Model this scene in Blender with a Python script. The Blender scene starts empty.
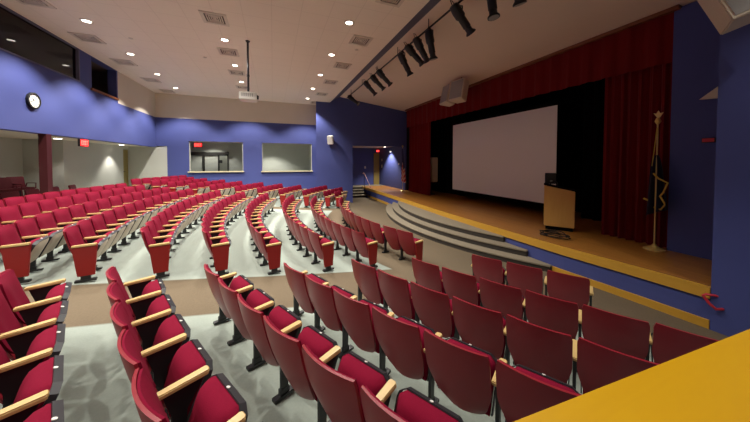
import bpy, bmesh, math, random
from mathutils import Vector, Matrix
random.seed(7)
sc = bpy.context.scene
COL = sc.collection
PI = math.pi

# ------------------------------------------------------------------ materials
def mat(name, col, rough=.6, noise=0, nscale=6, metal=0, bump=0, bscale=40, sheen=0, spec=.5, coat=0):
    m = bpy.data.materials.new(name); m.use_nodes = True
    nt = m.node_tree; b = nt.nodes['Principled BSDF']
    b.inputs['Base Color'].default_value = (*col, 1); b.inputs['Roughness'].default_value = rough
    b.inputs['Metallic'].default_value = metal; b.inputs['Specular IOR Level'].default_value = spec
    if sheen: b.inputs['Sheen Weight'].default_value = sheen
    if coat: b.inputs['Coat Weight'].default_value = coat
    tc = nt.nodes.new('ShaderNodeTexCoord')
    if noise:
        n = nt.nodes.new('ShaderNodeTexNoise'); n.inputs['Scale'].default_value = nscale; n.inputs['Detail'].default_value = 5
        r = nt.nodes.new('ShaderNodeMix'); r.data_type = 'RGBA'
        r.inputs[6].default_value = (*[c*(1-noise) for c in col], 1); r.inputs[7].default_value = (*[min(1, c*(1+noise)) for c in col], 1)
        nt.links.new(tc.outputs['Object'], n.inputs['Vector']); nt.links.new(n.outputs['Fac'], r.inputs[0])
        nt.links.new(r.outputs[2], b.inputs['Base Color'])
    if bump:
        n2 = nt.nodes.new('ShaderNodeTexNoise'); n2.inputs['Scale'].default_value = bscale; n2.inputs['Detail'].default_value = 3
        bp = nt.nodes.new('ShaderNodeBump'); bp.inputs['Strength'].default_value = bump; bp.inputs['Distance'].default_value = .01
        nt.links.new(tc.outputs['Object'], n2.inputs['Vector']); nt.links.new(n2.outputs['Fac'], bp.inputs['Height'])
        nt.links.new(bp.outputs['Normal'], b.inputs['Normal'])
    return m
def emis(name, col, s):
    m = bpy.data.materials.new(name); m.use_nodes = True
    b = m.node_tree.nodes['Principled BSDF']
    b.inputs['Base Color'].default_value = (*col, 1); b.inputs['Emission Color'].default_value = (*col, 1); b.inputs['Emission Strength'].default_value = s
    return m
def wood(name, c1, c2, rough=.4, scale=(1, 12, 12), coat=0):
    m = mat(name, c1, rough, coat=coat); nt = m.node_tree; b = nt.nodes['Principled BSDF']
    tc = nt.nodes.new('ShaderNodeTexCoord'); mp = nt.nodes.new('ShaderNodeMapping'); mp.inputs['Scale'].default_value = scale
    n = nt.nodes.new('ShaderNodeTexNoise'); n.inputs['Scale'].default_value = 1.5; n.inputs['Detail'].default_value = 8; n.inputs['Distortion'].default_value = .6
    r = nt.nodes.new('ShaderNodeMix'); r.data_type = 'RGBA'; r.inputs[6].default_value = (*c1, 1); r.inputs[7].default_value = (*c2, 1)
    nt.links.new(tc.outputs['Object'], mp.inputs[0]); nt.links.new(mp.outputs[0], n.inputs['Vector']); nt.links.new(n.outputs['Fac'], r.inputs[0]); nt.links.new(r.outputs[2], b.inputs['Base Color'])
    return m
def bricks(name, c1, c2, mort, w, h, ms, rough=.6, rot=0, offset=.5):
    m = mat(name, c1, rough); nt = m.node_tree; b = nt.nodes['Principled BSDF']
    tc = nt.nodes.new('ShaderNodeTexCoord'); mp = nt.nodes.new('ShaderNodeMapping'); mp.inputs['Rotation'].default_value = (0, 0, rot)
    k = nt.nodes.new('ShaderNodeTexBrick'); k.offset = offset; k.inputs['Scale'].default_value = 1
    k.inputs['Color1'].default_value = (*c1, 1); k.inputs['Color2'].default_value = (*c2, 1); k.inputs['Mortar'].default_value = (*mort, 1)
    k.inputs['Mortar Size'].default_value = ms; k.inputs['Brick Width'].default_value = w; k.inputs['Row Height'].default_value = h
    nt.links.new(tc.outputs['Object'], mp.inputs[0]); nt.links.new(mp.outputs[0], k.inputs['Vector']); nt.links.new(k.outputs['Color'], b.inputs['Base Color'])
    return m
def glass(name, tint, refl):
    m = bpy.data.materials.new(name); m.use_nodes = True; nt = m.node_tree; nt.nodes.clear()
    o = nt.nodes.new('ShaderNodeOutputMaterial'); t = nt.nodes.new('ShaderNodeBsdfTransparent'); g = nt.nodes.new('ShaderNodeBsdfGlossy')
    t.inputs[0].default_value = (*tint, 1); g.inputs['Roughness'].default_value = .02
    lw = nt.nodes.new('ShaderNodeLayerWeight'); lw.inputs['Blend'].default_value = refl
    mx = nt.nodes.new('ShaderNodeMixShader')
    nt.links.new(lw.outputs['Fresnel'], mx.inputs[0]); nt.links.new(t.outputs[0], mx.inputs[1]); nt.links.new(g.outputs[0], mx.inputs[2]); nt.links.new(mx.outputs[0], o.inputs[0])
    return m

M = dict(
    blue=mat('blue_paint', (.056, .072, .25), .75, .06, 2, bump=.05),
    slate=mat('slate_blue_paint', (.13, .13, .21), .75),
    beige=mat('beige_paint', (.66, .58, .48), .8, .04, 2),
    grey=mat('grey_paint', (.50, .50, .45), .8, .05, 2),
    dark=mat('dark_interior', (.03, .026, .024), .8),
    plaster=mat('plaster', (.80, .66, .56), .85, .03, 1.5),
    tile=bricks('ceiling_tile', (.84, .73, .62), (.85, .74, .63), (.77, .665, .56), .61, .61, .009, .9, 0, 0),
    shell=mat('red_plastic', (.25, .012, .022), .36, .05, 9, spec=.42),
    fabric=mat('crimson_fabric', (.175, .0018, .020), .9, .12, 60, bump=.12, bscale=160, spec=.15),
    cream=mat('cream_plastic', (.54, .47, .365), .5, .04, 10),
    rim=mat('black_plastic', (.02, .02, .024), .45),
    steel=mat('black_steel', (.012, .012, .014), .45),
    panel=mat('red_laminate', (.26, .005, .006), .4, .05, 12),
    arm=wood('pale_wood', (.62, .44, .19), (.53, .35, .13), .35, (4, 22, 22)),
    stage=bricks('stage_boards', (.40, .17, .035), (.34, .135, .025), (.22, .085, .02), 2.4, .085, .004, .33, PI/2),
    trim=wood('honey_trim', (.62, .34, .045), (.54, .28, .03), .4, (12, 1, 12)),
    cap=wood('yellow_wood', (.64, .36, .003), (.56, .29, .002), .36, (1.2, 9, 9)),
    lect=wood('oak_veneer', (.72, .42, .12), (.63, .34, .08), .45, (14, 14, 1.5)),
    brown=wood('brown_trim', (.22, .075, .03), (.17, .055, .02), .5, (12, 1, 12)),
    velvet=mat('red_velvet', (.145, .003, .004), .9, .15, 3, sheen=.05, spec=.2),
    black=mat('black_velvet', (.004, .004, .004), .95, spec=.1),
    screen=mat('screen_fabric', (.80, .76, .74), .9),
    white=mat('white_plastic', (.75, .73, .68), .5),
    ivory=mat('ivory_plastic', (.62, .53, .42), .5),
    grille=mat('grey_grille', (.30, .29, .28), .7, .2, 300),
    gold=mat('brass', (.70, .50, .16), .35, metal=.35),
    fringe=mat('gold_fringe', (.62, .42, .06), .7, .3, 90),
    navy=mat('dark_flag_cloth', (.012, .012, .03), .85),
    step=mat('tan_carpet', (.24, .20, .14), .95, .14, 120, bump=.1, bscale=300),
    riser=mat('dark_nosing', (.035, .028, .022), .7),
    redtube=mat('red_enamel', (.55, .03, .05), .35),
    pinktube=mat('pink_rail', (.75, .45, .42), .4),
    column=mat('maroon_paint', (.055, .002, .005), .6),
    burg=mat('burgundy_vinyl', (.13, .008, .018), .55, .1, 20),
    vent=mat('vent_frame', (.66, .57, .48), .6),
    ventdark=mat('vent_shadow', (.10, .08, .07), .8),
    door=wood('door_wood', (.30, .22, .06), (.26, .18, .045), .5, (12, 12, 1)),
    sill=mat('cream_sill', (.62, .55, .36), .5),
    lens=emis('lamp_lens', (1, .93, .80), 9),
    exit=emis('exit_red', (1, .015, .02), 1.5), exitw=emis('exit_letters', (1, .16, .12), 1.6), exitdim=emis('exit_dim', (.30, .01, .02), .06), exitfaint=emis('exit_faint', (.5, .05, .06), .35),
    dial=mat('clock_dial', (.88, .88, .84), .5), ind=mat('black_ink', (.01, .01, .01), .6),
    glass=glass('clear_glass', (.93, .95, .94), .06), dglass=glass('booth_glass', (.30, .28, .26), .30),
    booth=mat('booth_grey', (.10, .085, .075), .8), leather=mat('black_rubber', (.01, .01, .01), .7),
    indicator=mat('white_switch', (.8, .8, .8), .4),
)
# ------------------------------------------------------------------ mesh helpers
class MB:
    def __init__(s): s.v = []; s.f = []; s.mi = []
    def add(s, vs, fs, mi=0):
        k = len(s.v); s.v += [tuple(p) for p in vs]; s.f += [tuple(i+k for i in f) for f in fs]; s.mi += [mi]*len(fs); return s
    def box(s, a, b, mi=0):
        x0, y0, z0 = [min(p, q) for p, q in zip(a, b)]; x1, y1, z1 = [max(p, q) for p, q in zip(a, b)]
        return s.add([(x0,y0,z0),(x1,y0,z0),(x1,y1,z0),(x0,y1,z0),(x0,y0,z1),(x1,y0,z1),(x1,y1,z1),(x0,y1,z1)],
                     [(0,3,2,1),(4,5,6,7),(0,1,5,4),(1,2,6,5),(2,3,7,6),(3,0,4,7)], mi)
    def prism(s, poly, ext, mi=0):          # poly: 3D points, ext: offset vector
        n = len(poly); e = Vector(ext); vs = [Vector(p) for p in poly]+[Vector(p)+e for p in poly]
        return s.add(vs, [tuple(range(n)), tuple(range(2*n-1, n-1, -1))]+[(i, n+i, n+(i+1) % n, (i+1) % n) for i in range(n)], mi)
    def tube(s, pts, r, n=8, mi=0):
        pts = [Vector(p) for p in pts]; rs = r if isinstance(r, (list, tuple)) else [r]*len(pts); vs = []; fs = []
        for i, p in enumerate(pts):
            t = (pts[min(i+1, len(pts)-1)]-pts[max(i-1, 0)]).normalized()
            a = t.orthogonal().normalized() if i == 0 else (a-t*a.dot(t)).normalized()
            b = t.cross(a)
            vs += [p+(a*math.cos(2*PI*k/n)+b*math.sin(2*PI*k/n))*rs[i] for k in range(n)]
        for i in range(len(pts)-1):
            fs += [(i*n+k, i*n+(k+1) % n, (i+1)*n+(k+1) % n, (i+1)*n+k) for k in range(n)]
        fs += [tuple(range(n-1, -1, -1)), tuple(range((len(pts)-1)*n, len(pts)*n))]
        return s.add(vs, fs, mi)
    def lathe(s, prof, n=24, mi=0, c=(0, 0, 0)):   # prof: (r, z)
        return s.tube_axis(prof, n, mi, c)
    def tube_axis(s, prof, n, mi, c):
        vs = [(c[0]+r*math.cos(2*PI*k/n), c[1]+r*math.sin(2*PI*k/n), c[2]+z) for r, z in prof for k in range(n)]
        fs = [(i*n+k, i*n+(k+1) % n, (i+1)*n+(k+1) % n, (i+1)*n+k) for i in range(len(prof)-1) for k in range(n)]
        fs += [tuple(range(n-1, -1, -1)), tuple(range((len(prof)-1)*n, len(prof)*n))]
        return s.add(vs, fs, mi)
    def surf(s, fn, nu, nv, off=None, mi=0):       # closed slab between fn(u,v) and fn+off(u,v)
        A = [Vector(fn(i/nu, j/nv)) for j in range(nv+1) for i in range(nu+1)]; w = nu+1
        fs = [(j*w+i, j*w+i+1, (j+1)*w+i+1, (j+1)*w+i) for j in range(nv) for i in range(nu)]
        if off is None: return s.add(A, fs, mi)
        B = [A[j*w+i]+Vector(off(i/nu, j/nv)) for j in range(nv+1) for i in range(nu+1)]; n = len(A)
        fs += [tuple(n+q for q in reversed(f)) for f in fs]
        edge = [i for i in range(w)]+[j*w+nu for j in range(1, nv+1)]+[nv*w+i for i in range(nu-1, -1, -1)]+[j*w for j in range(nv-1, 0, -1)]
        fs += [(edge[(k+1) % len(edge)], edge[k], n+edge[k], n+edge[(k+1) % len(edge)]) for k in range(len(edge))]
        return s.add(A+B, fs, mi)
    def mesh(s, name, mats, smooth=False, bevel=0):
        me = bpy.data.meshes.new(name); me.from_pydata(s.v, [], s.f)
        for m in (mats if isinstance(mats, (list, tuple)) else [mats]): me.materials.append(m)
        me.polygons.foreach_set('material_index', s.mi)
        bm = bmesh.new(); bm.from_mesh(me); bmesh.ops.recalc_face_normals(bm, faces=bm.faces)
        if bevel: bmesh.ops.bevel(bm, geom=[e for e in bm.edges if len(e.link_faces) == 2 and e.calc_face_angle(0) > .6], offset=bevel, segments=2, affect='EDGES', clamp_overlap=True)
        if smooth:
            for f in bm.faces: f.smooth = True
            for e in bm.edges:
                if len(e.link_faces) == 2 and e.calc_face_angle(0) > .75: e.smooth = False
        bm.to_mesh(me); bm.free(); return me
    def build(s, name, mats, parent=None, smooth=False, bevel=0, loc=(0, 0, 0), label=None):
        o = bpy.data.objects.new(name, s.mesh(name, mats, smooth, bevel)); COL.objects.link(o); o.location = loc
        if parent: o.parent = parent
        if label: o['label'] = label
        return o
def tag(o, label=None, cat=None, group=None, kind=None):
    if label: o['label'] = label
    if cat: o['category'] = cat
    if group: o['group'] = group
    if kind: o['kind'] = kind
    return o
def empty(name, loc, rz=0, label=None, cat=None, group=None):
    o = bpy.data.objects.new(name, None); COL.objects.link(o); o.location = loc; o.rotation_euler = (0, 0, rz); o.empty_display_size = .1
    return tag(o, label, cat, group)
def struct(mb, name, mats, label, cat, **k): return tag(mb.build(name, mats, **k), label, cat, None, 'structure')
def copy_tree(o, parent=None):
    c = o.copy(); COL.objects.link(c)
    if parent: c.parent = parent
    for ch in o.children: copy_tree(ch, c)
    return c
def dup(root, loc, rz, label, group):
    c = copy_tree(root); c.location = loc; c.rotation_euler = (0, 0, rz); c['label'] = label; c['group'] = group
    return c
ORD = 'first second third fourth fifth sixth seventh eighth ninth tenth eleventh twelfth thirteenth fourteenth fifteenth sixteenth'.split()

# ------------------------------------------------------------------ hall dimensions (metres, camera at the origin)
CX, CY = 10.3, 8.1                 # centre of the seating arcs, behind the stage screen
RT = [0, 6.6, 8.2, 9.2, 10.05, 11, 11.8, 12.6, 13.45, 14.12, 14.83, 15.35, 16, 40]
ZT = [-2.46, -2.46, -2.28, -2.19, -2.10, -2.0, -1.90, -1.81, -1.725, -1.635, -1.55, -1.46, -1.42, -1.42]
def FR(r):
    for i in range(len(RT)-1):
        if r <= RT[i+1]: return ZT[i]+(ZT[i+1]-ZT[i])*(r-RT[i])/(RT[i+1]-RT[i])
    return ZT[-1]
def F(x, y):
    z = FR(math.hypot(x-CX, y-CY))
    if y > 10.5:                    # level ground towards the passage beside the stage
        t = min(1, max(0, (x-3.75)/.6))*min(1, (y-10.5)/1.5); z += (-2.46-z)*t*t*(3-2*t)
    if y < 4.6:                     # and level ground along the near end of the stage
        t = min(1, max(0, (x-4.1)/.7))*min(1, 4.6-y); z += (-2.46-z)*t*t*(3-2*t)
    return z
XL, YF, YR, ZC, YN = -5.32, 15.9, 14.9, 3.30, -2.6
ST = -1.85                          # stage top

# ---- floor: a dished slab, pale carpet under the seating, tan carpet in the aisles and before the stage
fm = mat('hall_carpet', (.5, .5, .45), .95); nt = fm.node_tree; bs = nt.nodes['Principled BSDF']
def N(t, **k):
    n = nt.nodes.new(t)
    for a, b in k.items(): setattr(n, a, b)
    return n
def L(a, b): nt.links.new(a, b)
def step_mask(src, edge, w=.02, inv=False):
    n = N('ShaderNodeMapRange'); n.inputs[1].default_value = edge-w; n.inputs[2].default_value = edge+w
    n.inputs[3].default_value = 1 if inv else 0; n.inputs[4].default_value = 0 if inv else 1; L(src, n.inputs[0]); return n.outputs[0]
def mul(a, b, op='MULTIPLY'):
    n = N('ShaderNodeMath', operation=op); L(a, n.inputs[0]); L(b, n.inputs[1]); return n.outputs[0]
tc = N('ShaderNodeTexCoord'); sx = N('ShaderNodeSeparateXYZ'); L(tc.outputs['Object'], sx.inputs[0])
cb = N('ShaderNodeCombineXYZ'); L(sx.outputs[0], cb.inputs[0]); L(sx.outputs[1], cb.inputs[1])
ds = N('ShaderNodeVectorMath', operation='DISTANCE'); ds.inputs[1].default_value = (CX, CY, 0); L(cb.outputs[0], ds.inputs[0])
pale = step_mask(ds.outputs['Value'], 8.62)
a1 = mul(step_mask(sx.outputs[1], 3.72), step_mask(sx.outputs[1], 4.92, inv=True))
a2 = mul(step_mask(sx.outputs[1], 11.75), step_mask(sx.outputs[1], 12.25, inv=True))
one = N('ShaderNodeMath', operation='SUBTRACT'); one.inputs[0].default_value = 1; L(mul(a1, a2, 'MAXIMUM'), one.inputs[1])
pale = mul(pale, one.outputs[0])
nob = N('ShaderNodeMath', operation='SUBTRACT'); nob.inputs[0].default_value = 1; L(mul(step_mask(sx.outputs[0], 3.7), step_mask(sx.outputs[1], 11)), nob.inputs[1]); pale = mul(pale, nob.outputs[0])
nz = N('ShaderNodeTexNoise'); nz.inputs['Scale'].default_value = 55; nz.inputs['Detail'].default_value = 4; L(tc.outputs['Object'], nz.inputs['Vector'])
def ramp(c1, c2):
    r = N('ShaderNodeMix', data_type='RGBA'); r.inputs[6].default_value = (*c1, 1); r.inputs[7].default_value = (*c2, 1); L(nz.outputs['Fac'], r.inputs[0]); return r.outputs[2]
mx = N('ShaderNodeMix', data_type='RGBA'); L(pale, mx.inputs[0]); L(ramp((.10, .071, .040), (.155, .116, .071)), mx.inputs[6]); L(ramp((.26, .30, .262), (.325, .365, .317)), mx.inputs[7])
L(mx.outputs[2], bs.inputs['Base Color'])
mb = MB(); x0, x1, y0, y1, dd = -7.7, 9.1, YN, 19.4, .3
nx, ny = round((x1-x0)/dd), round((y1-y0)/dd)
def floor_pt(u, v): x, y = x0+(x1-x0)*u, y0+(y1-y0)*v; return (x, y, F(x, y))
mb.surf(floor_pt, nx, ny, lambda u, v: (0, 0, -.15))
fo = struct(mb, 'floor', fm, 'dished hall floor, pale carpet under the seats and tan carpet in the aisles', 'floor', smooth=True)

def slab(mb, axis, p0, p1, u0, u1, z0, z1, holes=(), mi=0):     # wall slab with rectangular holes; axis 'x' -> plane x, u runs along y
    us = sorted({u0, u1, *[h[0] for h in holes], *[h[1] for h in holes]}); zs = sorted({z0, z1, *[h[2] for h in holes], *[h[3] for h in holes]})
    us = [u for u in us if u0 <= u <= u1]; zs = [z for z in zs if z0 <= z <= z1]
    for a, b in zip(us, us[1:]):
        run = None
        for c, d in zip(zs, zs[1:]):
            inside = any(h[0] < (a+b)/2 < h[1] and h[2] < (c+d)/2 < h[3] for h in holes)
            if not inside: run = (run[0], d) if run and run[1] == c else (run and slab_box(mb, axis, p0, p1, a, b, run, mi), (c, d))[1]
            elif run: slab_box(mb, axis, p0, p1, a, b, run, mi); run = None
        if run: slab_box(mb, axis, p0, p1, a, b, run, mi)
def slab_box(mb, axis, p0, p1, a, b, zz, mi):
    if axis == 'x': mb.box((p0, a, zz[0]), (p1, b, zz[1]), mi)
    else: mb.box((a, p0, zz[0]), (b, p1, zz[1]), mi)

# ---- left wall: blue upper wall over an open recess, booth window, dark opening, beige end
mb = MB()
slab(mb, 'x', XL-.25, XL, YN, 12.58, .67, ZC+.05, [(YN+.3, 10.5, 2.33, 3.29), (11.07, 12.5, 2.28, 3.29)], 0)
slab(mb, 'x', XL-.25, XL, 12.58, YF, .67, 2.12, (), 0); slab(mb, 'x', XL-.25, XL, 12.58, YF, 2.12, ZC+.05, (), 1)
struct(mb, 'wall_left', [M['blue'], M['beige']], 'long blue side wall with the clock, beige at its far upper end', 'wall')
mb = MB()   # recess below: grey walls, ceiling
mb.box((-7.5, YN, -1.6), (-7.3, 11.68, .67)); mb.box((-7.5, 11.68, -1.6), (-6.36, 11.9, .67))
slab(mb, 'x', -6.56, -6.36, 11.9, YF, -1.6, .67, [(15.36, 15.88, -1.6, .52)])
mb.box((-6.56, YF, -1.6), (-4.88, YF+.2, .67)); mb.box((-4.88, YF+.02, -1.6), (XL+.3, YF+.2, .72))
struct(mb, 'wall_recess', M['grey'], 'pale grey back wall of the recess under the blue side wall', 'wall')
struct(MB().box((-7.5, YN, .67), (XL-.25, YF+.2, .82)), 'ceiling_recess', M['beige'], 'low beige ceiling over the side recess', 'ceiling')
d = struct(MB().box((-6.44, 15.37, -1.45), (-6.40, 15.87, .50)), 'door_1', M['door'], 'wooden door at the far end of the side recess', 'door')
MB().tube([(-6.38, 15.42, -.5), (-6.38, 15.54, -.5)], .015).build('door_handle', M['steel'], d)
struct(MB().box((XL-.15, 9.2, -1.46), (XL+.005, 9.36, .67)), 'column', M['column'], 'square maroon column under the blue side wall', 'column')
# booth window on the upper left wall
w = struct(MB().box((XL-.06, YN+.3, 2.33), (XL-.05, 10.5, 3.29)), 'window_1', M['dglass'], 'long dark booth window high in the blue side wall', 'window')
fb = MB(); fb.box((XL-.2, YN+.3, 2.33), (XL+.02, 10.5, 2.36)); fb.box((XL-.2, YN+.3, 3.27), (XL+.02, 10.5, 3.29)); fb.box((XL-.2, 10.46, 2.36), (XL+.02, 10.5, 3.27))
fb.build('window_frame', M['slate'], w)
mb = MB(); mb.box((-7.6, YN, 2.0), (-7.5, 13, ZC)); mb.box((-7.5, 13, 2.0), (XL-.25, 13.1, ZC)); mb.box((-7.5, YN, 1.9), (XL-.25, 13, 2.0)); mb.box((-7.5, 10.75, 2.0), (XL-.25, 10.85, ZC)); mb.box((-7.6, YN, ZC), (XL-.25, 13.1, ZC+.1))
struct(mb, 'wall_booth', M['booth'], 'dark walls inside the booth behind the high window', 'wall')
struct(MB().box((XL-.2, 11.0, 2.22), (XL+.05, 12.55, 2.285)), 'trim_1', M['brown'], 'brown sill under the dark square opening', 'trim')

# ---- far wall with two wide windows into the lobby; a splayed return; the right part beside the stage
WH = [(-3.97, -1.50, -.56, 1.0), (-.56, 2.15, -.58, 1.0)]
mb = MB(); slab(mb, 'y', YF, YF+.22, -4.88, 2.40, -2.4, 2.12, WH); mb.box((XL, YF, .72), (-4.88, YF+.22, 2.12))
mb.box((XL, YF, 2.12), (2.40, YF+.22, ZC+.05), 1)
struct(mb, 'wall_far', [M['blue'], M['beige']], 'far wall, blue with two wide windows, beige along its top', 'wall')
mb = MB(); mb.prism([(2.25, YR, -2.46), (2.40, YF, -2.46), (2.40, YF+.22, -2.46), (2.55, YF+.22, -2.46), (2.55, YR+.2, -2.46), (4.36, YR+.2, -2.46), (4.36, YR, -2.46)], (0, 0, 6.2))
mb.box((4.36, YR, .90), (7.9, YR+.2, 3.74)); mb.box((7.80, YR, -1.9), (8.0, YR+.2, .90)); mb.box((7.9, YR, .90), (8.3, YR+.2, 3.74))
mb.box((4.16, YR+.2, -2.46), (4.36, 19.4, 1.15)); mb.box((4.16, 19.3, -2.46), (9.0, 19.5, 1.15)); mb.box((7.85, YR+.2, -1.9), (8.05, 19.3, 1.15))
struct(mb, 'wall_stage_side', M['blue'], 'blue wall beside the stage with the open side passage', 'wall')
struct(MB().box((4.36, YR+.2, 1.0), (7.85, 19.3, 1.15)), 'ceiling_passage', M['beige'], 'low ceiling over the passage beside the stage', 'ceiling')
for i, (a, b, c, e) in enumerate(WH):
    w = struct(MB().box((a, YF+.10, c), (b, YF+.112, e)), 'window_%d' % (i+2), M['glass'], ['wide far window with the red exit sign behind it', 'wide far window onto a bare pale wall'][i], 'window')
    MB().box((a-.05, YF-.09, c-.05), (b+.05, YF+.08, c+.01)).build('window_sill', M['sill'], w, bevel=.008)
    f = MB(); f.box((a, YF+.06, c), (a+.04, YF+.15, e)); f.box((b-.04, YF+.06, c), (b, YF+.15, e)); f.box((a, YF+.06, e-.04), (b, YF+.15, e))
    f.build('window_frame', M['grey'], w)
mb = MB(); mb.box((-6.0, 19.0, -1.9), (2.55, 19.2, 1.4)); mb.box((-1.15, YF+.22, -2.1), (-1.0, 19, 1.4)); mb.box((-6.0, YF+.22, -1.9), (-5.8, 19, 1.4)); mb.box((2.4, YF+.22, -2.4), (2.55, 19, 1.4))
slab(mb, 'y', 17.8, 17.95, -5.8, -1.15, -1.9, 1.4, [(-5.0, -2.5, -1.9, .50)])
struct(mb, 'wall_lobby', M['grey'], 'grey walls of the rooms seen through the far windows', 'wall')
struct(MB().box((-6.0, YF+.22, 1.4), (2.55, 19.2, 1.5)), 'ceiling_lobby', M['beige'], 'ceiling of the rooms behind the far windows', 'ceiling')
d = struct(MB().box((-4.95, 17.86, -1.8), (-3.80, 17.90, .30)).box((-3.68, 17.86, -1.8), (-3.0, 17.90, .38)), 'door_2', M['grey'], 'pair of pale lobby doors in a dark frame behind the glass', 'door')
f = MB(); f.box((-5.0, 17.80, .30), (-2.5, 17.93, .50)); f.box((-3.80, 17.80, -1.8), (-3.68, 17.93, .30)); f.box((-3.02, 17.80, -1.8), (-2.95, 17.93, .38)); f.box((-2.52, 17.76, -1.8), (-2.46, 17.95, .55)); f.build('door_frame', M['dark'], d)
tag(MB().box((-2.96, 17.70, -.14), (-2.78, 17.80, .04)).build('wall_box', M['ind'], bevel=.01), 'small black box on the lobby wall behind the window', 'box')
tag(MB().box((-2.62, 17.6, .36), (-2.42, 17.78, .52)).build('wall_fixture', M['ind'], bevel=.01), 'small dark fixture above the lobby door frame', 'fixture')

# ---- ceilings
mb = MB(); mb.box((XL-.25, YN, ZC), (3.035, YF+.2, ZC+.1))
struct(mb, 'ceiling', M['tile'], 'beige tiled ceiling over the seating', 'ceiling')
mb = MB(); mb.prism([(3.0, YN, ZC), (3.6, YN, 3.66), (3.6, YN, 3.80), (2.9, YN, 3.42)], (0, YF+.2-YN, 0))
struct(mb, 'trim_2', M['slate'], 'sloped blue strip between tiled ceiling and plaster ceiling', 'trim')
mb = MB(); mb.prism([(3.55, YN, 3.665), (8.2, YN, 3.06), (8.2, YN, 3.2), (3.55, YN, 3.82)], (0, YF-YN, 0))
struct(mb, 'ceiling_plaster', M['plaster'], 'smooth sloping plaster ceiling in front of the stage', 'ceiling')

# ---- stage
def edge_x(y):
    P = [(-2.6, 5.98), (1.78, 5.97), (2.56, 5.92), (3.83, 5.80), (6, 5.76), (8.21, 5.77), (11.56, 5.92), (14.5, 6.02), (18.3, 6.1)]
    for (a, b), (c, e) in zip(P, P[1:]):
        if y <= c: return b+(e-b)*(y-a)/(c-a)
    return P[-1][1]
EY = [1.785+(18.3-1.785)*i/50 for i in range(51)]
mb = MB(); mb.prism([(edge_x(y), y, ST-.02) for y in EY]+[(8.0, 18.3, ST-.02), (8.0, YR+.2, ST-.02), (10.4, YR-.05, ST-.02), (10.4, 1.785, ST-.02)], (0, 0, .02))
struct(mb, 'stage_floor', M['stage'], 'brown wooden board floor of the stage', 'stage')
def strip(xo, xi, z0, z1, ys=EY):
    m = MB(); P = [(edge_x(y)+xo, y, z0) for y in ys]+[(edge_x(y)+xi, y, z0) for y in reversed(ys)]; return m.prism(P, (0, 0, z1-z0))
struct(strip(-.035, .05, -2.01, ST+.006), 'trim_3', M['trim'], 'yellow wooden edge board along the stage front', 'trim')
struct(strip(.05, .075, ST, ST+.008), 'trim_7', M['brown'], 'thin dark strip behind the yellow stage edge board', 'trim')
struct(strip(0, .08, -2.47, -2.0), 'stage_front', M['blue'], 'blue panelled front of the stage below the wooden edge', 'stage front')
struct(strip(-.025, .0, -2.47, -2.33), 'baseboard_stage', M['trim'], 'honey wooden baseboard at the foot of the stage front', 'baseboard')
struct(MB().box((5.9, 18.28, -2.46), (7.85, 19.3, ST)).box((4.36, 18.28, -2.46), (5.95, 19.3, ST)), 'stage_landing', M['step'], 'carpeted landing behind the stage in the side passage', 'landing')
# curved steps before the stage
for i, (R, z) in enumerate([(8.31, -2.31), (8.01, -2.155), (7.72, -2.0)]):
    P = []
    for k in range(81):
        a = PI-.62+1.24*k/80; x, y = 12.75+R*math.cos(a), 8.4+R*math.sin(a)
        if x < edge_x(y)-.03: P.append((x, y))
    body = [(x, y, -2.465) for x, y in P]+[(edge_x(P[-1][1])-.026, P[-1][1], -2.465), (edge_x(8)-.03, 8, -2.465), (edge_x(P[0][1])-.026, P[0][1], -2.465)]
    t = struct(MB().prism(body, (0, 0, z-.03+2.465)), 'stage_step', M['riser'], '%s curved stage step with dark riser, counted from the floor' % ['lowest', 'middle', 'topmost'][i], 'step')
    MB().prism([((x-12.75)*1.003+12.75 if i < 9 else x, (y-8.4)*1.003+8.4, z-.03) for x, y in P]+[(edge_x(P[-1][1])-.026, P[-1][1], z-.03), (edge_x(8)-.03, 8, z-.03), (edge_x(P[0][1])-.026, P[0][1], z-.03)], (0, 0, .03)).build('tread', M['step'], t)
# far side stair in the passage
for i in range(4):
    y = 16.9+i*.35; z = -2.46+.1525*(i+1)
    t = struct(MB().box((4.70, y, -2.46), (5.98, y+.36 if i < 3 else 18.28, z-.035)), 'stair_step', M['riser'], '%s step of the short side stair in the passage' % ['lowest', 'second', 'third', 'topmost'][i], 'step')
    MB().box((4.68, y-.02, z-.035), (5.99, y+.36 if i < 3 else 18.28, z)).build('tread', M['step'], t)
h = empty('stair_handrail', (5.95, 16.7, -2.2), 0, 'slanting pale pink handrail beside the short stair', 'handrail')
MB().tube([(6.12, 16.65, -1.85), (6.12, 16.65, -1.78), (5.83, 17.0, -.93), (5.72, 17.0, -.80), (5.72, 17.06, -.86)], .028).build('rail', M['pinktube'], h).location = (-5.95, -16.7, 2.2)
MB().tube([(5.80, 17.02, -2.0), (5.80, 17.02, -.98)], .018).build('post', M['steel'], h).location = (-5.95, -16.7, 2.2)

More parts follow.
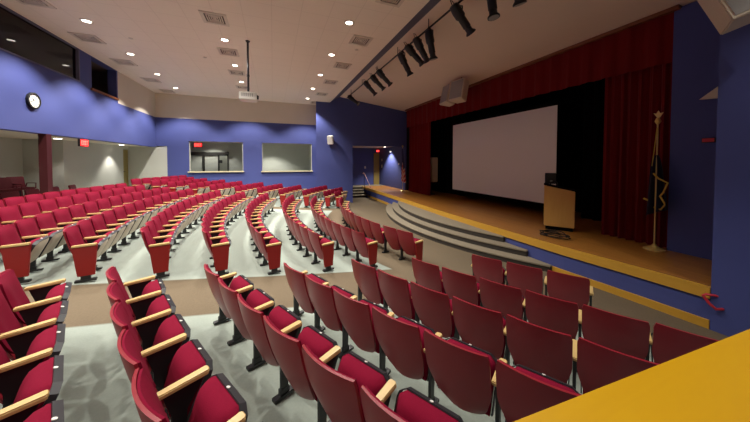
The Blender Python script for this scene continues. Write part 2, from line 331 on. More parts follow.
# ---- proscenium, side wall, pier
struct(MB().box((5.95, YN, -2.46), (7.64, 1.78, 3.4)), 'wall_right', M['blue'], 'broad blue pier at the near end of the stage', 'wall')
struct(MB().box((7.66, 1.70, ST), (7.85, 2.90, 3.1)), 'wall_stage_end', M['blue'], 'dim blue wall between the pier and the red curtain', 'wall')
struct(MB().prism([(7.66, 2.5, 1.18), (7.66, 1.79, 1.79), (7.66, 1.79, 1.12)], (-.06, 0, 0)), 'trim_4', M['beige'], 'wedge of beige soffit on the dim blue wall', 'trim')
mb = MB(); mb.box((10.4, 1.4, ST-.1), (10.6, 15.3, 4.2)); mb.box((7.85, 1.4, ST-.1), (10.4, 1.7, 4.2)); mb.box((8.05, YR+.2, ST-.1), (10.4, YR+.4, 4.2)); mb.box((7.95, 1.4, 4.0), (10.6, 15.3, 4.2)); mb.box((7.84, 1.7, 3.0), (7.95, 15.1, 4.2)); mb.box((7.9, 14.6, ST), (8.05, YR+.2, 4.2))
struct(mb, 'wall_stage_back', M['black'], 'black masking around the back of the stage', 'wall')
struct(MB().box((7.56, 2.80, 3.055), (7.72, 14.48, 3.13)), 'trim_5', M['brown'], 'brown wooden strip along the top of the red valance', 'trim')
def drape(name, y0, y1, z0, z1, x, amp, waves, m, label, cat, taper=0, group=None):
    def fn(u, v):
        y = y0+(y1-y0)*u; a = amp*(1-.4*v); return (x+a*math.sin(2*PI*waves*u+.8*math.sin(9*u))+.3*a*math.sin(2*PI*waves*2.7*u+1+v), y, z0+(z1-z0)*v)
    n = int(waves*12); o = MB().surf(fn, n, 8, lambda u, v: (.012, 0, 0)).build(name, m, smooth=True)
    return tag(o, label, cat, group)
drape('valance_curtain', 2.86, 14.46, 2.05, 3.06, 7.66, .035, 26, M['velvet'], 'long dark red velvet valance across the top of the stage', 'curtain')
drape('stage_curtain', 2.94, 4.16, ST+.005, 2.1, 7.80, .06, 7, M['velvet'], 'red velvet side curtain behind the gold fringed flag', 'curtain', group='red stage curtains')
drape('stage_curtain', 12.05, 14.32, ST+.005, 2.1, 7.80, .06, 11, M['velvet'], 'red velvet side curtain behind the striped flag', 'curtain', group='red stage curtains')
for nm, a, b in (('black drape hanging behind the lectern', 1.9, 5.6), ('black drape hanging at the striped flag end of the stage', 11.3, 14.6)):
    drape('backdrop_drape', a, b, ST+.005, 3.4, 9.4, .08, 12, M['black'], nm, 'curtain')
s = empty('projection_screen', (8.5, 8.44, -1.46), 0, 'large blank white projection screen hanging over the stage', 'screen')
MB().box((0, -2.62, .04), (.012, 2.62, 3.26)).build('screen_sheet', M['screen'], s)
MB().box((-.02, -2.7, 3.26), (.1, 2.7, 3.38)).build('screen_case', M['black'], s, bevel=.01); MB().box((-.01, -2.62, 0), (.022, 2.62, .04)).build('bottom_bar', M['black'], s)

# ---- near wall behind the camera, half wall with wooden cap in front of it
struct(MB().box((-7.6, YN-.2, -2.5), (8.0, YN, 3.8)), 'wall_near', M['beige'], 'beige wall behind the viewpoint', 'wall')
struct(MB().box((.30, .12, F(.5, .3)), (5.945, .30, -.66)), 'wall_half', M['blue'], 'low half wall under the yellow wooden cap', 'wall')
o = struct(MB().prism([(.26, .47, -.66), (5.945, .185, -.66), (5.945, -.08, -.66), (.26, .08, -.66)], (0, 0, .04)), 'trim_6', M['cap'], 'broad yellow wooden cap on the half wall in front', 'trim', bevel=.006)

# ------------------------------------------------------------------ theatre seats (local: +x forward, +y to the sitter's left)
PITCH = .49
def wdt(t): return .229-.002*t-.17*max(0, t-.5)**1.3
def bx(t): return .185*t-.025*math.sin(PI*t)
def bfn(x0, w, t0, t1):
    def f(u, v):
        t = t0+(t1-t0)*v; s = 2*u-1
        hw = wdt(t)*w
        e = min(1, (t-t0)/.04, (t1-t)/.16) if t1 > t0 else 1
        hw *= 1-(.05 if t < .5*(t0+t1) else .22)*(1-math.sqrt(max(0, 1-(1-max(0, e))**2)))
        y = hw*s; return (bx(t)+x0+.040*s*s, y,   .74-.565*t+.008*(1-s*s)*(1-t))
    return f
shell = MB().surf(bfn(0, 1, 0, 1), 12, 14, lambda u, v: (.016, 0, 0)).mesh('back_shell', M['shell'], True)
def puff(u, v): return (.012+.045*(1-(2*u-1)**4)*(1-(2*v-1)**4), 0, 0)
cush = MB().surf(bfn(.017, .955, .012, .74), 12, 14, puff).mesh('back_cushion', M['fabric'], True)
TH = math.radians(65); HX, HZ, SL = .245, .19, .355
def rot(l, y, h): return (HX+l*math.cos(TH)-h*math.sin(TH), y, HZ+l*math.sin(TH)+h*math.cos(TH))
def sw(l):
    q = l/SL; w = .196+.008*q; r = max(0, (q-.80)/.20); return w*(1-.22*(1-math.sqrt(max(0, 1-r*r))))
def seatsurf(h0, hf, k=1, ext=0):
    def f(u, v): l = (SL+ext)*v; s = 2*u-1; return rot(l, sw(min(SL, l))*k*s, h0)
    def o(u, v):
        a = Vector(rot(0, 0, 0)); b = Vector(rot(0, 0, hf(u, v))); return b-a
    return MB().surf(f, 12, 12, o)
seatc = seatsurf(0, lambda u, v: .024+(.035+.05*v)*(1-(2*u-1)**6)*(1-max(0, 2*v-1)**5)*(1-max(0, 1-3*v)**3), .97).mesh('seat_cushion', M['fabric'], True)
seatp = seatsurf(-.004, lambda u, v: -.022-.020*(1-(2*u-1)**6)*(1-(2*v-1)**6), .96).mesh('seat_pan', M['cream'], True)
def rimfn(u, v):
    # a band round the pan: u runs along its U shaped edge, v across its height
    if u < .36: l = SL*u/.36; y = -sw(l)
    elif u > .64: l = SL*(1-u)/.36; y = sw(l)
    else: l = SL; y = -sw(SL)+2*sw(SL)*(u-.36)/.28
    return rot(l+.003, y*1.005, -.030+.040*v)
def rimoff(u, v):
    q = .008; y = -q if u < .36 else (q if u > .64 else 0); d = Vector(rot(q, 0, 0))-Vector(rot(0, 0, 0)) if .34 < u < .66 else Vector((0, 0, 0))
    return d+Vector((0, y, 0))
rimm = MB().surf(rimfn, 30, 1, rimoff).mesh('pan_rim', M['rim'])
bd = MB(); c = Vector(rot(SL+.012, 0, .004)); ax = Vector(rot(1, 0, 0))-Vector(rot(0, 0, 0))
badge = bd.tube([c, c+ax*.004], .011, 10).mesh('number_plate', M['white'])
sb = MB(); sb.prism([(.15, -.011, .50), (.35, -.011, .50), (.33, -.011, .46), (.265, -.011, .36), (.25, -.011, .06), (.19, -.011, .06), (.19, -.011, .36)], (0, .022, 0))
sb.box((.13, -.025, 0), (.32, .025, .024)); sb.box((.18, -.016, .024), (.26, .016, .07))
stand = sb.mesh('standard', M['steel'])
ab = MB(); ab.prism([(.125, -.025, .50), (.370, -.027, .50), (.380, -.021, .51), (.380, .021, .51), (.370, .027, .50), (.125, .025, .50)], (0, 0, .028))
armm = ab.mesh('armrest', M['arm'], bevel=.006)
eb = MB(); eb.prism([(.125, -.016, .50), (.385, -.016, .50), (.355, -.016, .075), (.175, -.016, .075)], (0, .032, 0))
endm = eb.mesh('end_panel', M['panel'], bevel=.006)
fb = MB(); fb.box((.15, -.03, 0), (.37, .03, .026)); fb.box((.21, -.02, .026), (.31, .02, .08)); footm = fb.mesh('panel_foot', M['steel'])
def child(name, me, parent, loc=(0, 0, 0), label=None):
    o = bpy.data.objects.new(name, me); COL.objects.link(o); o.parent = parent; o.location = loc
    if label: o['label'] = label
    return o
def proto(side, end, last):
    r = empty('theatre_seat', (0, 0, -50)); tag(r, 'x', 'seat', 'x')
    child('back_shell', shell, r); child('back_cushion', cush, r); child('seat_cushion', seatc, r)
    p = child('seat_pan', seatp, r); child('pan_rim', rimm, p); child('number_plate', badge, p)
    y = side*PITCH/2
    if end: e = child('end_panel', endm, r, (0, y, 0)); child('panel_foot', footm, e)
    else: child('standard', stand, r, (0, y, 0))
    child('armrest', armm, r, (0, y, 0))
    if last: child('standard', stand, r, (0, -y, 0)); child('armrest', armm, r, (0, -y, 0))
    return r
protos = {}
used = set()
def seat(x, y, ang, side, end, last, label, group):
    k = (side, end, last)
    if k not in protos: protos[k] = proto(*k)
    px, py = x+.2*math.cos(ang), y+.2*math.sin(ang)
    loc = (x, y, F(px, py)+.012)
    if k in used: dup(protos[k], loc, ang, label, group)
    else:
        used.add(k); r = protos[k]; r.location = loc; r.rotation_euler = (0, 0, ang); r['label'] = label; r['group'] = group
ROWN = ORD[:11]
RR = [8.17, 9.20, 10.07, 11.0, 11.8, 12.6, 13.45, 14.12, 14.80, 15.28]
def arc_row(ri, R, y0, y1, block, gap=0):
    th = math.asin((CY-y0)/R) if y0 < CY else -math.asin((y0-CY)/R)   # angle measured from the -x direction
    th0 = math.asin((CY-y0)/R); th1 = math.asin((CY-y1)/R); dt = PITCH/R; n = int((th0-th1)/dt)
    for k in range(n):
        t = th0-dt*(k+.5)-(gap/R if k >= 2 else 0)
        x, y = CX-R*math.cos(t), CY-R*math.sin(t)
        ang = math.atan2(CY-y, CX-x)
        lab = 'crimson tip-up seat %s from the %s, %s row from the stage, %s' % (ORD[k], block[0], ROWN[ri], block[1])
        seat(x, y, ang, -1, k == 0, k == n-1, lab, block[2])
for i, R in enumerate(RR):
    arc_row(i, R, 4.95, 11.5, ('cross aisle', 'middle block', 'middle block of theatre seats'), .12 if i == 0 else 0)
for i, R in enumerate([8.75]+RR[1:]+[15.85]):
    arc_row(i, R, 12.35, [13.5, 14.4, 14.8, 14.8, 14.9, 14.9, 14.9, 14.9, 14.9, 14.9, 15.1][i], ('narrow aisle', 'far wall block', 'far block of theatre seats'))
NEAR = [  # measured joints between the seat backs of each row on this side of the cross aisle
    [(2.91, 3.37), (3.16, 2.91), (3.42, 2.47), (3.68, 2.04)],
    [(1.82, 3.37), (2.02, 2.90), (2.24, 2.46), (2.47, 2.02), (2.71, 1.60), (2.94, 1.18), (3.17, .76)],
    [(.93, 3.42), (1.13, 2.97), (1.34, 2.52), (1.56, 2.08), (1.79, 1.65), (2.03, 1.23), (2.27, .81)],
    [(.06, 3.37), (.265, 2.92), (.485, 2.49), (.72, 2.06), (.965, 1.63), (1.22, 1.21), (1.48, .79)],
    [(-.77, 3.405), (-.56, 2.955), (-.345, 2.52), (-.125, 2.09), (.11, 1.66), (.355, 1.24), (.61, .82), (.87, .41)],
    [(-1.57, 3.41), (-1.37, 2.965), (-1.16, 2.53), (-.94, 2.10), (-.71, 1.67), (-.47, 1.25), (-.22, .83), (.04, .41)],
    [(-2.32, 3.45), (-2.105, 3.0), (-1.89, 2.555), (-1.665, 2.12), (-1.435, 1.69), (-1.195, 1.265), (-.945, .84)]]
for ri, P in enumerate(NEAR):
    n = len(P)-1
    for k in range(n):
        a, b = Vector((*P[k], 0)), Vector((*P[k+1], 0)); m = (a+b)/2; d = (b-a)
        ang = math.atan2(d.x, -d.y)      # facing = segment turned a quarter turn towards the stage
        lab = 'crimson tip-up seat %s from the cross aisle, %s row from the stage, camera side block' % (ORD[k], ROWN[ri])
        seat(m.x, m.y, ang, 1, False, k == n-1, lab, 'near block of theatre seats')

# ------------------------------------------------------------------ ceiling fixtures
def spot(name, loc, e, size=105, blend=.5, r=.025, col=(1, .955, .875), rot=(0, 0, 0)):
    l = bpy.data.lights.new(name, 'SPOT'); l.energy = e; l.spot_size = math.radians(size); l.spot_blend = blend; l.shadow_soft_size = r; l.color = col
    o = bpy.data.objects.new(name, l); COL.objects.link(o); o.location = loc; o.rotation_euler = rot; return o
LY = [14.42, 12.38, 10.34, 8.28, 6.24, 4.2, 2.16, .12]
LINES = [(-4.08, 'side wall line', .08), (-1.20, 'middle line', 0), (1.725, 'stage side line', -.06)]
E0 = 500
for li, (x, nm, dy) in enumerate(LINES):
    for i, y in enumerate(LY):
        t = empty('ceiling_downlight', (x, y+dy, ZC), 0, 'round recessed ceiling downlight, %s from the far wall in the %s' % (ORD[i], nm), 'downlight', 'recessed ceiling downlights')
        rg = MB(); n = 24
        rg.add([(r*math.cos(2*PI*k/n), r*math.sin(2*PI*k/n), z) for r, z in ((.08, -.004), (.085, -.014), (.12, -.010), (.125, 0.0)) for k in range(n)], [(j*n+k, j*n+(k+1) % n, (j+1)*n+(k+1) % n, (j+1)*n+k) for j in range(3) for k in range(n)])
        rg.build('trim_ring', M['vent'], t, smooth=True)
        MB().lathe([(.082, -.006), (.082, -.002)], 24).build('lens', M['lens'], t)
        spot('downlight_lamp', (x, y+dy, ZC-.03), E0*((1, 1, 1, 1, .9, .75, .65, .5), (1, 1, 1, 1, .8, .45, .18, .15), (1, 1, 1, 1, .85, .5, .28, .22))[li][i], 108, .45)
VL = [(-4.62, [15.3, 13.45, 11.36, 9.50, 7.65], 'side wall line'), (-1.23, [15.4, 13.28, 11.18, 9.15, 7.13], 'middle line'), (2.27, [15.2, 13.18, 11.06, 9.02, 6.97, 4.9], 'stage side line')]
for x, ys, nm in VL:
    for i, y in enumerate(ys):
        t = empty('ceiling_vent', (x, y, ZC), 0, 'square metal ceiling vent, %s from the far wall in the %s' % (ORD[i], nm), 'vent', 'square ceiling vents')
        f = MB(); 
        for a, b in (((-.27, -.27), (.27, -.2)), ((-.27, .2), (.27, .27)), ((-.27, -.2), (-.2, .2)), ((.2, -.2), (.27, .2))): f.box((*a, -.02), (*b, 0))
        f.build('frame', M['vent'], t)
        MB().box((-.2, -.2, -.003), (.2, .2, 0)).build('backing', M['ventdark'], t)
        s = MB()
        for q in (.165, .12, .075):
            for a, b in (((-q, -q), (q, -q+.022)), ((-q, q-.022), (q, q)), ((-q, -q+.022), (-q+.022, q-.022)), ((q-.022, -q+.022), (q, q-.022))): s.box((*a, -.018), (*b, -.006))
        s.box((-.035, -.035, -.018), (.035, .035, -.006)); s.build('louvre', M['vent'], t)
for i, (x, y) in enumerate([(-3.55, 9.1), (2.35, 7.6), (-2.0, 9.9)]):
    tag(MB().lathe([(.035, -.02), (.05, -.012), (.05, 0)], 14).build('ceiling_sprinkler', M['vent'], loc=(x, y, ZC)), 'small round sprinkler plate on the tiled ceiling, ' + ['over the booth window', 'by the stage side vents', 'amid the middle tiles'][i], 'sprinkler')
# projector on its pole
t = empty('ceiling_projector', (-.62, 8.13, ZC), 0, 'white projector hanging from the ceiling on a long dark pole', 'projector')
MB().tube([(0, 0, 0), (0, 0, -1.40)], .028, 12).tube([(0, 0, -.92), (0, 0, -.98)], .036, 12).build('pole', M['rim'], t, smooth=True)
MB().lathe([(.05, -.03), (.06, 0)], 20).build('ceiling_plate', M['rim'], t)
b = MB().box((-.22, -.19, -1.645), (.22, .19, -1.43)).build('body', M['white'], t, bevel=.02)
MB().tube([(.215, -.06, -1.54), (.265, -.06, -1.54)], [.06, .052], 16).build('lens', M['ind'], b)
v = MB()
for i in range(6): v.box((-.15+.05*i, -.196, -1.56), (-.13+.05*i, -.188, -1.47))
v.build('air_grille', M['grille'], b); MB().box((-.07, -.07, -1.43), (.07, .07, -1.40)).build('mount', M['white'], t)

# ------------------------------------------------------------------ stage lights on their pipe
PX, PZ = 3.75, 3.40
t = empty('lighting_pipe', (PX, 6.3, PZ), 0, 'long black pipe carrying the stage spotlights under the plaster ceiling', 'pipe')
MB().tube([(0, -5.6, 0), (0, 7.6, 0)], .024, 10).build('pipe', M['steel'], t, smooth=True)
for y in (-4, -2.2, -.4, 1.4, 3.2, 5.0, 6.8): MB().tube([(0, y, 0), (0, y, .26)], .012, 8).build('hanger', M['steel'], t)
SP = [(13.1, (.60, -.55, -.62)), (10.6, (.70, -.10, -.75)), (9.75, (.80, -.05, -.72)), (9.1, (.80, .0, -.70)), (7.35, (.55, .05, -.85)), (6.85, (.85, .0, -.70)), (6.4, (.62, .1, -.78)), (5.85, (.25, .05, -.95)), (4.75, (.60, .0, -.62)), (4.02, (.08, -.1, -1.0)), (3.46, (.35, .1, -1.0))]
for i, (y, d) in enumerate(SP):
    t = empty('stage_spotlight', (PX, y, PZ), 0, 'black stage spotlight, %s along the pipe from the far wall' % ORD[i], 'spotlight', 'stage spotlights on the pipe')
    d = Vector(d).normalized(); q = Vector((0, 0, -1)).rotation_difference(d); drop = -.27 if i in (4, 7) else -.20
    if i >= 9: drop = -.13
    ox = .18 if i >= 9 else 0
    MB().box((-.035, -.03, -.10), (.035+ox, .03, -.028)).build('clamp', M['steel'], t, bevel=.008)
    y_ = MB(); y_.tube([(0, -.14, drop), (0, -.14, -.13), (0, -.09, -.10), (0, .09, -.10), (0, .14, -.13), (0, .14, drop)], .016, 6); y_.build('yoke', M['steel'], t, loc=(ox, 0, 0))
    bdy = MB().lathe([(.05, .20), (.092, .18), (.107, .05), (.107, -.10), (.082, -.14), (.082, -.36), (.072, -.37), (.072, -.45), (.112, -.50), (.112, -.525)], 16).build('body', M['steel'], t, smooth=True)
    bdy.location = (ox, 0, drop); bdy.rotation_mode = 'QUATERNION'; bdy.rotation_quaternion = q
    MB().lathe([(.095, -.530), (.095, -.524)], 16).build('lens', M['grille'], bdy)
    MB().tube([(.06, .03, .12), (.10, .05, .26), (.05, .04, .30), (0, .02, .19)], .008, 6).build('cable', M['leather'], bdy)

# ------------------------------------------------------------------ loudspeakers
def cabinet(root, w, h, dp, taper, m, gm):   # front faces -x, hangs below its origin
    MB().prism([(0, -w/2, -h), (0, w/2, -h), (dp, w/2-taper, -h), (dp, -w/2+taper, -h)], (0, 0, h)).build('cabinet', m, root, bevel=.02)
    MB().box((-.012, -w/2+.05, -h+.05), (.004, w/2-.05, -.05)).build('grille', gm, root, bevel=.004)
for i, (y, rz) in enumerate([(9.05, .18), (8.36, -.18)]):
    r = empty('hanging_loudspeaker', (6.62, y, 3.13), 0, ['cream loudspeaker of the ceiling pair, the one towards the striped flag', 'cream loudspeaker of the ceiling pair, the one towards the lectern'][i], 'loudspeaker', 'pair of loudspeakers before the valance')
    r.rotation_euler = (0, math.radians(12), -rz); cabinet(r, .68, .80, .42, .12, M['ivory'], M['grille'])
    MB().tube([(.2, 0, -.01), (.2, 0, .16)], .02, 8).build('bracket', M['steel'], r)
r = empty('corner_loudspeaker', (0, 0, 0), 0, 'cream loudspeaker tilted on the blue pier in the top corner', 'loudspeaker')
P0 = Vector((5.40, 1.61, 1.62)); n = Vector((-.875, -.475, .1)).normalized(); up = Vector((-.076, .35, .935)); up = (up-n*up.dot(n)).normalized(); wv = up.cross(n).normalized()
if wv.y > 0: wv = -wv
b = MB(); q = [P0, P0+wv*.6, P0+wv*.6+n*.40, P0+n*.40]; b.prism(q, up*.62); b.build('cabinet', M['ivory'], r, bevel=.012)
g = MB(); f0 = P0+n*.40+wv*.04+up*.04; g.prism([f0, f0+wv*.52, f0+wv*.52+up*.54, f0+up*.54], n*.008); g.build('grille', M['grille'], r)
MB().tube([P0+wv*.35+up*.3, Vector((5.9499, (P0+wv*.35).y, 1.95))], .03, 8).build('bracket', M['steel'], r)
r = empty('wall_loudspeaker', (3.02, 14.72, 1.42), .0, 'small white loudspeaker tilted on the blue wall beside the passage', 'loudspeaker')
r.rotation_euler = (math.radians(14), 0, math.radians(-30))
MB().prism([(-.17, -.16, -.48), (.17, -.16, -.48), (.12, .12, -.48), (-.12, .12, -.48)], (0, 0, .48)).build('cabinet', M['white'], r, bevel=.02)
MB().box((-.14, -.172, -.45), (.14, -.158, -.04)).build('grille', M['white'], r); MB().tube([(0, .1, -.2), (.0, .24, -.2)], .03, 8).build('bracket', M['ind'], r)
r = empty('stage_loudspeaker', (8.25, 12.62, ST), 0, 'tall grey loudspeaker standing on the stage behind the curtain edge', 'loudspeaker')
MB().lathe([(.22, 0), (.22, .03), (.03, .05), (.03, .70)], 16).build('stand', M['steel'], r); MB().box((-.16, -.36, .70), (.2, .36, 2.05)).build('cabinet', M['ivory'], r, bevel=.03); MB().box((-.168, -.31, .76), (-.155, .31, 1.99)).build('grille', M['ivory'], r)

# ------------------------------------------------------------------ lectern, flags, cable
u = Vector((.59, -.807, 0)); v = Vector((.807, .59, 0)); Wd, Dp = .675, .50
r = empty('lectern', (6.88, 5.02, ST), math.atan2(u.y, u.x), 'oak lectern with a sloping top standing at the stage front', 'lectern')
MB().prism([(0, 0, .10), (Wd, 0, .10), (Wd, 0, 1.06), (0, 0, 1.20)], (0, Dp, 0)).build('cabinet', M['lect'], r, bevel=.01)
MB().box((.04, .04, 0), (Wd-.03, Dp-.04, .10)).build('plinth', M['black'], r)
MB().prism([(-.01, -.012, 1.206), (Wd+.01, -.012, 1.062), (Wd+.01, -.012, 1.085), (-.01, -.012, 1.23)], (0, Dp+.024, 0)).build('top_board', M['black'], r)
MB().box((Wd-.002, .18, .78), (Wd+.012, .24, .84)).build('latch', M['ind'], r)
t = empty('desk_monitor', (6.88+u.x*.14+v.x*.2, 5.02+u.y*.14+v.y*.2, ST+1.206), math.atan2(u.y, u.x), 'small black monitor standing on the lectern', 'monitor')
MB().box((-.13, -.03, .025), (.13, .03, .32)).build('display', M['ind'], t, bevel=.01); MB().tube([(0, .0, .0), (0, 0, .10)], .02, 8).build('neck', M['ind'], t)
t = empty('gooseneck_microphone', (6.88+u.x*.3+v.x*.1, 5.02+u.y*.3+v.y*.1, ST+1.172), math.atan2(u.y, u.x), 'thin gooseneck microphone bending over the lectern', 'microphone')
MB().tube([(0, 0, 0), (0, 0, .10), (-.05, 0, .16), (-.12, -.02, .15)], .008, 6).build('neck', M['ind'], t); MB().tube([(-.12, -.02, .15), (-.17, -.03, .14)], .016, 8).build('capsule', M['grille'], t)
pts = [(6.45+.22*math.cos(a*.5)*(1+.25*math.sin(a*1.7)), 4.42+.30*math.sin(a*.5)*(1+.2*math.cos(a*1.3)), ST+.012+.002*a) for a in range(0, 44)]
tag(MB().tube(pts, .012, 6).build('cable_coil', M['leather'], smooth=True), 'loose coil of black cable on the stage floor by the lectern', 'cable')
def flag(root, fn, nu, nv, mats, pick):
    m = MB(); m.surf(fn, nu, nv)
    m.mi = [pick((k % nu+.5)/nu, (k//nu+.5)/nv) for k in range(nu*nv)]
    return m
def pole(root, h):
    MB().lathe([(.17, 0), (.17, .02), (.10, .05), (.05, .08), (.022, .12)], 24).build('base', M['gold'], root, smooth=True)
    MB().tube([(0, 0, .08), (0, 0, h)], .014, 10).build('pole', M['gold'], root, smooth=True)
r = empty('fringed_flag', (7.45, 3.01, ST), 0, 'dark flag with gold fringe hanging on a brass pole by the pier', 'flag')
pole(r, 2.68)
f = MB(); f.lathe([(.02, 2.62), (.05, 2.68), (.03, 2.74), (.015, 2.76)], 12); f.prism([(0, -.01, 2.72), (-.0, .075, 2.86), (0, .03, 2.84), (0, .0, 2.90), (0, -.03, 2.84), (0, -.075, 2.86)], (.02, 0, 0)); f.build('eagle_finial', M['gold'], r)
def ff(u_, v_):
    z = 1.98-1.18*v_; w = .05+.20*v_**.6; y = -w*(2*u_-1)*.75-.03*v_; return (.05*math.sin(u_*16+v_*2)*(.4+v_)-.03, y, z-.25*abs(2*u_-1)*v_*(.5 if u_ < .5 else -.3))
MB().surf(ff, 30, 14, lambda a, b: (.008, 0, 0)).build('cloth', M['navy'], r, smooth=True)
MB().tube([(-.06, .02, 1.60), (-.07, -.06, 1.50), (-.07, -.20, 1.42), (-.06, -.14, 1.22), (-.06, -.09, 1.14), (-.06, -.17, .98), (-.05, -.10, .86), (-.05, .0, .90)], .017, 8).build('fringe', M['fringe'], r, smooth=True)
MB().tube([(-.07, .16, 1.06), (-.07, .09, 1.03)], .02, 8).build('tassel', M['fringe'], r); MB().tube([(-.02, 0, 2.55), (-.03, .03, 2.1), (-.05, .05, 1.75)], .008, 6).build('cord', M['fringe'], r)
r = empty('striped_flag', (7.42, 14.50, ST), 0, 'red and white striped flag with blue field on a pole by the far curtain', 'flag')
pole(r, 2.70); MB().lathe([(.02, 2.70), (.05, 2.74), (.04, 2.79), (.01, 2.82)], 12).build('finial', M['gold'], r, smooth=True)
stripe = [mat('flag_red', (.50, .02, .03), .8), mat('flag_white', (.62, .52, .48), .8), mat('flag_blue', (.02, .025, .10), .8)]
def fu(u_, v_):
    z = 2.62-1.98*v_; w = .10+.34*v_**.8; return (-.04+.06*math.sin(u_*20)*(.3+v_), .05-w*u_-.02, z-.10*u_*v_)
def pick(u_, v_): return 2 if v_ < .52+.1*math.sin(u_*9) else (0 if int((u_*1.1+v_*1.5)*10) % 2 == 0 else 1)
m = MB(); m.surf(fu, 28, 40); m.mi = [pick((k % 28+.5)/28, (k//28+.5)/40) for k in range(28*40)]
m.build('cloth', stripe, r, smooth=True)

# ------------------------------------------------------------------ signs, clock, small wall fittings
FONT = {'E': ['111', '100', '110', '100', '111'], 'X': ['101', '101', '010', '101', '101'], 'I': ['111', '010', '010', '010', '111'], 'T': ['111', '010', '010', '010', '010']}
def exit_sign(loc, rz, label, w=.36, h=.22, dim=False):   # face looks along local -y
    t = empty('exit_sign', loc, rz, label, 'exit sign')
    MB().box((-w/2, 0, -h/2), (w/2, .06, h/2)).build('housing', M['ind'], t, bevel=.006)
    MB().box((-w/2+.012, -.006, -h/2+.012), (w/2-.012, 0, h/2-.012)).build('face', M['exitdim' if dim else 'exit'], t)
    m = MB(); s = (w-.07)/15.0
    for i, ch in enumerate('EXIT'):
        for r_, row in enumerate(FONT[ch]):
            for c_, bit in enumerate(row):
                if bit == '1': x = -w/2+.035+(i*4+c_)*s; z = h/2-.045-r_*(h-.09)/5; m.box((x, -.010, z-(h-.09)/5), (x+s, -.006, z))
    m.build('lettering', M['exitfaint' if dim else 'exitw'], t)
    return t
exit_sign((-5.26, 10.52, .53), math.radians(88), 'glowing red EXIT sign hanging under the blue side wall', .34, .22)
exit_sign((-3.98, 17.72, .90), 0, 'glowing red EXIT sign seen through the far window', .40, .24)
exit_sign((7.66, 19.2, .78), 0, 'small red EXIT sign above the passage door', .26, .18)
exit_sign((7.60, 2.37, .40), math.radians(-90), 'dim red EXIT sign on the dark blue wall by the pier', .17, .09, True)
t = empty('wall_clock', (XL, 8.81, 1.42), 0, 'round white clock with a black rim on the blue side wall', 'clock')
c = MB(); n = 32
c.add([(x, r_*math.cos(2*PI*k/n), r_*math.sin(2*PI*k/n)) for r_, x in ((.185, 0), (.19, .05), (.165, .06), (.16, .03)) for k in range(n)], [(j*n+k, j*n+(k+1) % n, (j+1)*n+(k+1) % n, (j+1)*n+k) for j in range(3) for k in range(n)])
c.build('rim', M['ind'], t, smooth=True)
MB().tube([(0, 0, 0), (.035, 0, 0)], .165, 32).build('dial', M['dial'], t)
tk = MB()
for k in range(12):
    a = 2*PI*k/12; ca, sa = math.cos(a), math.sin(a); tk.tube([(.038, .125*ca, .125*sa), (.038, .148*ca, .148*sa)], .005, 4)
tk.build('hour_marks', M['ind'], t); MB().tube([(.042, 0, 0), (.042, -.05, .06)], .006, 4).build('hour_hand', M['ind'], t); MB().tube([(.045, 0, 0), (.045, -.11, -.03)], .004, 4).build('minute_hand', M['ind'], t)
d = struct(MB().box((7.34, 19.22, ST), (7.80, 19.29, .62)), 'door_3', M['door'], 'narrow wooden door at the end of the stage passage', 'door')
MB().tube([(7.42, 19.2, -.9), (7.42, 19.2, -.75)], .02, 8).build('door_handle', M['steel'], d)
for i, (loc, s, lb) in enumerate([((7.84, 18.8, .08), (.01, .06, .09), 'upper pale plate on the passage wall near the door'), ((7.84, 18.8, -.40), (.01, .06, .12), 'lower pale plate on the passage wall near the door'), ((7.84, 15.86, -.2), (.01, .045, .06), 'pale switch plate on the lit passage wall near the striped flag'), ((6.64, 19.29, -.5), (.06, .01, .09), 'white plate on the dark back wall of the passage')]):
    tag(MB().box((-s[0], -s[1], -s[2]), s).build('switch_plate', M['indicator'], loc=loc, bevel=.003), lb, 'switch')
t = empty('wall_light', (7.84, 17.15, .70), 0, 'small white lamp high on the lit passage wall', 'wall lamp')
MB().box((-.06, -.12, -.05), (.0, .12, .05)).build('housing', M['white'], t, bevel=.01); MB().box((-.05, -.10, -.056), (-.01, .10, -.05)).build('lens', M['lens'], t)
t = empty('grab_rail', (5.95, 1.8, -2.0), 0, 'short curved red handrail on the end of the pier', 'handrail')
MB().tube([(5.96, 1.72, -1.94), (5.86, 1.80, -1.93), (5.84, 1.82, -1.95), (5.84, 1.76, -2.04), (5.86, 1.70, -2.10), (5.97, 1.66, -2.10)], .018, 10).build('rail', M['redtube'], t, smooth=True).location = (-5.95, -1.8, 2.0)

# ------------------------------------------------------------------ loose chairs in the side recess
def lounge(x, y, rz, label, z=None):
    t = empty('lounge_chair', (x, y, F(x, y) if z is None else z), rz, label, 'chair', 'burgundy chairs stored in the side recess')
    t.scale = (.7, .7, .7)
    MB().box((-.26, -.26, .36), (.26, .26, .46)).build('seat', M['burg'], t, bevel=.03)
    MB().prism([(-.26, -.26, .44), (-.20, -.26, .44), (-.30, -.26, .90), (-.36, -.26, .90)], (0, .52, 0)).build('backrest', M['burg'], t, bevel=.025)
    for s in (-1, 1):
        for q in (-.23, .23): MB().tube([(q, s*.23, 0), (q, s*.23, .38)], .016, 6).build('leg', M['steel'], t)
        MB().tube([(-.26, s*.27, .44), (-.22, s*.29, .62), (.20, s*.29, .62), (.22, s*.27, .40)], .018, 6).build('arm', M['burg'], t)
    return t
for i, (x, y, rz) in enumerate([(-6.75, 10.22, -.55), (-6.80, 10.75, -.45)]):
    lounge(x, y, rz, ['lower burgundy chair of the stack nearer the recess front', 'lower burgundy chair of the stack nearer the recess corner'][i])
    lounge(x+.075*math.cos(rz), y+.075*math.sin(rz), rz, ['upper burgundy chair of the stack nearer the recess front', 'upper burgundy chair of the stack nearer the recess corner'][i], F(x, y)+.325)
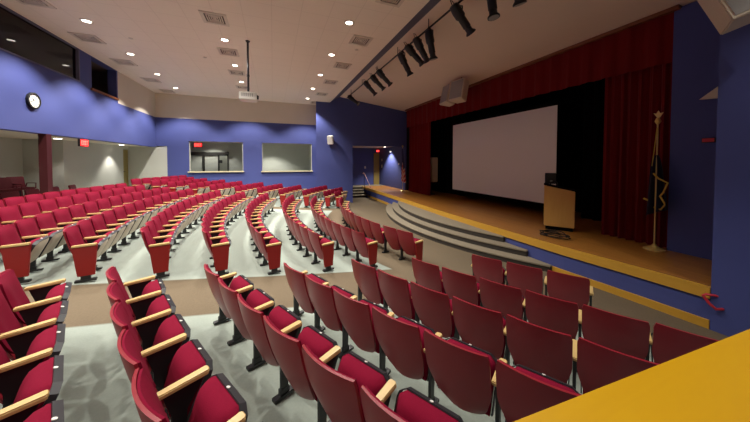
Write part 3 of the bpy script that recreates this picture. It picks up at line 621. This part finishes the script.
for i, (x, y) in enumerate([(-6.05, 9.5), (-6.0, 10.15), (-6.25, 8.75)]): lounge(x, y, -.4+.2*i, ['dark burgundy chair behind the last row, before the stacked chairs', 'dark burgundy chair behind the last row, beside the column', 'dark burgundy chair behind the last row, near the recess front'][i])
for i, (x, y) in enumerate([(-5.95, 10.95), (-5.9, 11.6)]): lounge(x, y, .1, ['dark chair just past the maroon column', 'dark chair by the corner of the pale recess wall'][i])

# ------------------------------------------------------------------ other lamps of the place, and one added out of view near the pier
def can(x, y, z, e, label, size=110, blend=.5):
    t = empty('recess_downlight', (x, y, z), 0, label, 'downlight')
    MB().lathe([(.10, -.012), (.12, -.004), (.12, 0)], 20).build('trim_ring', M['white'], t); MB().lathe([(.085, -.016), (.085, -.012)], 20).build('lens', M['lens'], t)
    spot('recess_lamp', (x, y, z-.04), e, size, blend)
can(-6.05, 10.9, .67, 30, 'downlight in the low recess ceiling by the column'); can(-5.95, 14.25, .67, 110, 'downlight in the low recess ceiling near its door', 90, .6)
can(-6.1, 6.5, .67, 25, 'downlight in the low recess ceiling, hidden by the wall edge')
can(-3.2, 16.9, 1.40, 150, 'downlight in the lobby ceiling behind the exit sign window'); can(-3.4, 18.5, 1.40, 60, 'downlight in the lobby ceiling past the doors'); can(-.1, 17.6, 1.40, 330, 'downlight in the room behind the bare far window')
can(4.9, -.3, 3.485, 130, 'added unseen downlight in the plaster ceiling, brightening the pier and corner loudspeaker', 110, .6)  # out of view, added to lift the dark pier and corner loudspeaker
can(7.35, 17.1, 1.0, 420, 'downlight in the passage ceiling beside the stage', 105, .6)

# ------------------------------------------------------------------ camera and render look
cam = bpy.data.cameras.new('camera'); co = bpy.data.objects.new('camera', cam); COL.objects.link(co)
yw, pt, rl = math.radians(21.14), math.radians(1.506), math.radians(.084)
Fv = Vector((math.sin(yw)*math.cos(pt), math.cos(yw)*math.cos(pt), -math.sin(pt))); R0 = Vector((math.cos(yw), -math.sin(yw), 0)); U0 = R0.cross(Fv)
Rv = math.cos(rl)*R0+math.sin(rl)*U0; Uv = -math.sin(rl)*R0+math.cos(rl)*U0
co.matrix_world = Matrix((Rv, Uv, -Fv)).transposed().to_4x4()
cam.sensor_width = 36; cam.lens = 36*263.913/750; cam.shift_y = -(211-167.924)/750; cam.clip_start = .02
sc.camera = co
w = bpy.data.worlds.new('world'); sc.world = w; w.use_nodes = True; w.node_tree.nodes['Background'].inputs[0].default_value = (0, 0, 0, 1)
sc.view_settings.view_transform = 'Standard'; sc.view_settings.look = 'None'; sc.view_settings.gamma = 1; sc.view_settings.use_curve_mapping = False
sc.view_settings.exposure = 0.28
sc.cycles.use_denoising = True; sc.cycles.max_bounces = 12; sc.cycles.diffuse_bounces = 8; sc.cycles.sample_clamp_indirect = 8
